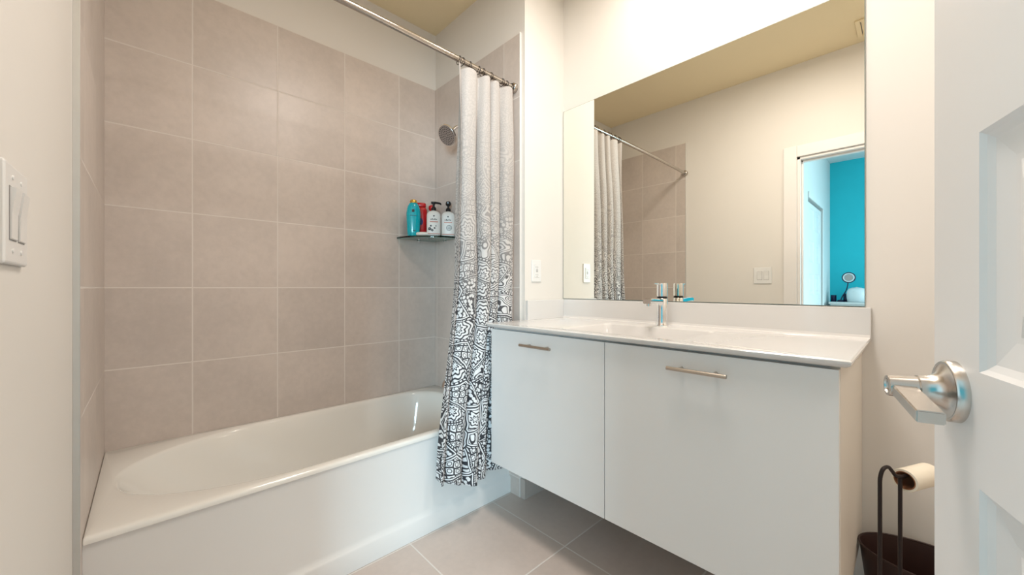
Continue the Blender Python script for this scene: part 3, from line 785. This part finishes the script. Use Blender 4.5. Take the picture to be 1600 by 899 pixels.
ro = empty('toilet_paper_roll', core + Vector((0, 0, -0.0)), 0, 'nearly used cream toilet paper roll hanging on the wire stand', 'toilet paper')
Mr = frame_to(dr, (0, 0, 0))
b = new()
lathe(b, [(0.0215, 0.004), (0.0262, 0.004), (0.0268, 0.006), (0.0268, 0.103), (0.0262, 0.105), (0.0215, 0.105)], 40, M=Mr, cap0=False, cap1=False); obj('paper', b, M_paper, ro, True, 40)
b = new(); lathe(b, [(0.0195, 0.0035), (0.0214, 0.0035), (0.0214, 0.1055), (0.0195, 0.1055), (0.0195, 0.0035)], 40, M=Mr, cap0=False, cap1=False); obj('core', b, M_card, ro, True, 40)

# ------------------------------------------------------------------ ceiling lamp, added fill lamps and ceiling vent
cl = empty('ceiling_light', (LX, LY, CEIL), 0, 'round flush ceiling lamp above the vanity', 'lamp')
b = new(); lathe(b, [(0.165, 0.0), (0.165, -0.03), (0.15, -0.034)], 48, cap0=True, cap1=True); obj('base', b, M_white, cl, True)
b = new(); lathe(b, [(0.150, -0.034), (0.148, -0.055), (0.135, -0.072), (0.10, -0.078)], 48, cap0=False); obj('diffuser', b, M_lamp, cl, True)
c2 = empty('ceiling_light', (0.95, -0.78, CEIL), 0, 'added round fill lamp on the ceiling behind the open door', 'lamp')  # made-up fixture body for the corner fill
for ch in list(cl.children):
    c_ = ch.copy(); COL.objects.link(c_); c_.parent = c2
pl = empty('added_fill_panel', (PX, PY, CEIL), 0, 'added square fill panel on the ceiling in front of the vanity', 'lamp')  # made-up fixture body for the soft fill above the room
b = new(); box(b, -.25, .25, -.25, .25, -0.026, -0.0005, 0.003, 1); obj('housing', b, M_white, pl)
b = new(); box(b, -.23, .23, -.23, .23, -0.0285, -0.0262); obj('diffuser', b, M_lamp, pl)
cv = empty('ceiling_vent', (0.07, 0.155, CEIL), 0, 'small pale ceiling vent near the doorway, seen at the mirror corner', 'vent')
b = new()
for (x0, x1, y0, y1) in ((-.11, .11, -.11, -.085), (-.11, .11, .085, .11), (-.11, -.085, -.085, .085), (.085, .11, -.085, .085)): box(b, x0, x1, y0, y1, -0.012, -0.0005, 0.003, 1)
obj('frame', b, M_ceil, cv)
b = new(); box(b, -.085, .085, -.085, .085, -0.003, -0.0006); obj('backing', b, M_slot, cv)
for k in range(7):
    y = -.072+k*.024; b = new(); box(b, -.085, .085, y-.008, y+.008, -0.010, -0.006); obj('slat', b, M_ceil, cv)

# ------------------------------------------------------------------ bedroom things seen in the mirror
dz = 0.905
dr_ = empty('dresser', (-3.08, 0.30, 0), 0, 'pale dresser against the teal bedroom wall', 'dresser')
b = new(); box(b, -.245, .22, -.44, .44, 0.05, dz-0.025, 0.003, 1); obj('body', b, M_wood, dr_)
b = new(); box(b, -.245, .235, -.455, .455, dz-0.025, dz, 0.003, 1); obj('top', b, M_wood, dr_)
for k in range(3):
    b = new(); box(b, .221, .238, -.43, .43, 0.08+k*0.265, 0.33+k*0.265, 0.003, 1); dw = obj('drawer', b, M_wood, dr_)
    b = new(); tube(b, [(.25, -.08, 0.205+k*0.265), (.25, .08, 0.205+k*0.265)], 0.006, 10); box(b, .238, .25, -.07, -.06, 0.20+k*0.265, 0.21+k*0.265); box(b, .238, .25, .06, .07, 0.20+k*0.265, 0.21+k*0.265); obj('handle', b, M_nickel, dw)

hm = empty('humidifier', (-3.07, 0.507, dz+0.0005), 0, 'white rounded humidifier on the dresser, seen in the mirror', 'humidifier')
hm.location = (-3.07, 0.505, dz+0.0005)
b = new(); lathe(b, [(0.085, 0), (0.092, 0.006), (0.099, 0.05), (0.100, 0.10), (0.094, 0.14), (0.078, 0.168), (0.048, 0.182), (0.012, 0.186)], 40); obj('body', b, M_pale, hm, True, 60)
b = new(); lathe(b, [(0.012, 0.1855), (0.010, 0.190), (0.004, 0.190)], 20); obj('mist_nozzle', b, M_white, hm, True)

rlg = empty('ring_lamp', (-3.07, 0.64, dz+0.0005), 0, 'small ring lamp with curved stem on the dresser, seen in the mirror', 'ring lamp')
b = new(); superlathe(b, [(0.036, 0.036, 2.2, 0), (0.038, 0.038, 2.2, 0.004), (0.034, 0.034, 2.2, 0.02), (0.010, 0.010, 2, 0.026)], origin=(0, 0.02, 0)); obj('base', b, M_dnavy, rlg, True)
b = new(); tube(b, bez([(0, 0.02, 0.024), (0, 0.0, 0.08), (0, -0.030, 0.14), (0, -0.045, 0.20), (0, -0.052, 0.262)], 8), 0.006, 10); obj('stem', b, M_dnavy, rlg, True)
b = new(); Mx = Matrix.Translation((0.005, -0.058, 0.312)) @ Matrix.Rotation(PI/2, 4, 'Y'); torus(b, Mx, 0.062, 0.007, 40, 10); obj('ring_frame', b, M_dnavy, rlg, True)
b = new(); Mx = Matrix.Translation((0.009, -0.058, 0.312)) @ Matrix.Rotation(PI/2, 4, 'Y'); torus(b, Mx, 0.051, 0.007, 40, 10); obj('ring_light', b, M_pale, rlg, True)
b = new(); lathe(b, [(0.042, -0.003), (0.042, 0.003)], 32, M=Mx); obj('centre_mirror', b, M_face, rlg, True, 30)

for nm, (x, y), lab, h, r in (('pencil_cup', (-3.10, 0.735), 'dark navy cup on the dresser left of the ring lamp, seen in the mirror', 0.085, 0.030), ('jar', (-3.12, 0.615), 'tall dark jar on the dresser between ring lamp and humidifier', 0.105, 0.026)):
    e = empty(nm, (x, y, dz+0.0005), 0, lab, nm.split('_')[-1])
    b = new()
    if nm == 'jar':
        lathe(b, [(r*.9, 0), (r, 0.004), (r, h*.75), (r*.8, h*.8)], 28); obj('body', b, M_dnavy, e, True, 50)
        b = new(); lathe(b, [(r*.85, h*.80), (r*.85, h), (r*.7, h+.003)], 28); obj('lid', b, M_dnavy, e, True, 50)
    else:
        lathe(b, [(r*.9, 0), (r, 0.004), (r, h), (r*.9, h), (r*.88, 0.006)], 28); obj('body', b, M_dnavy, e, True, 50)
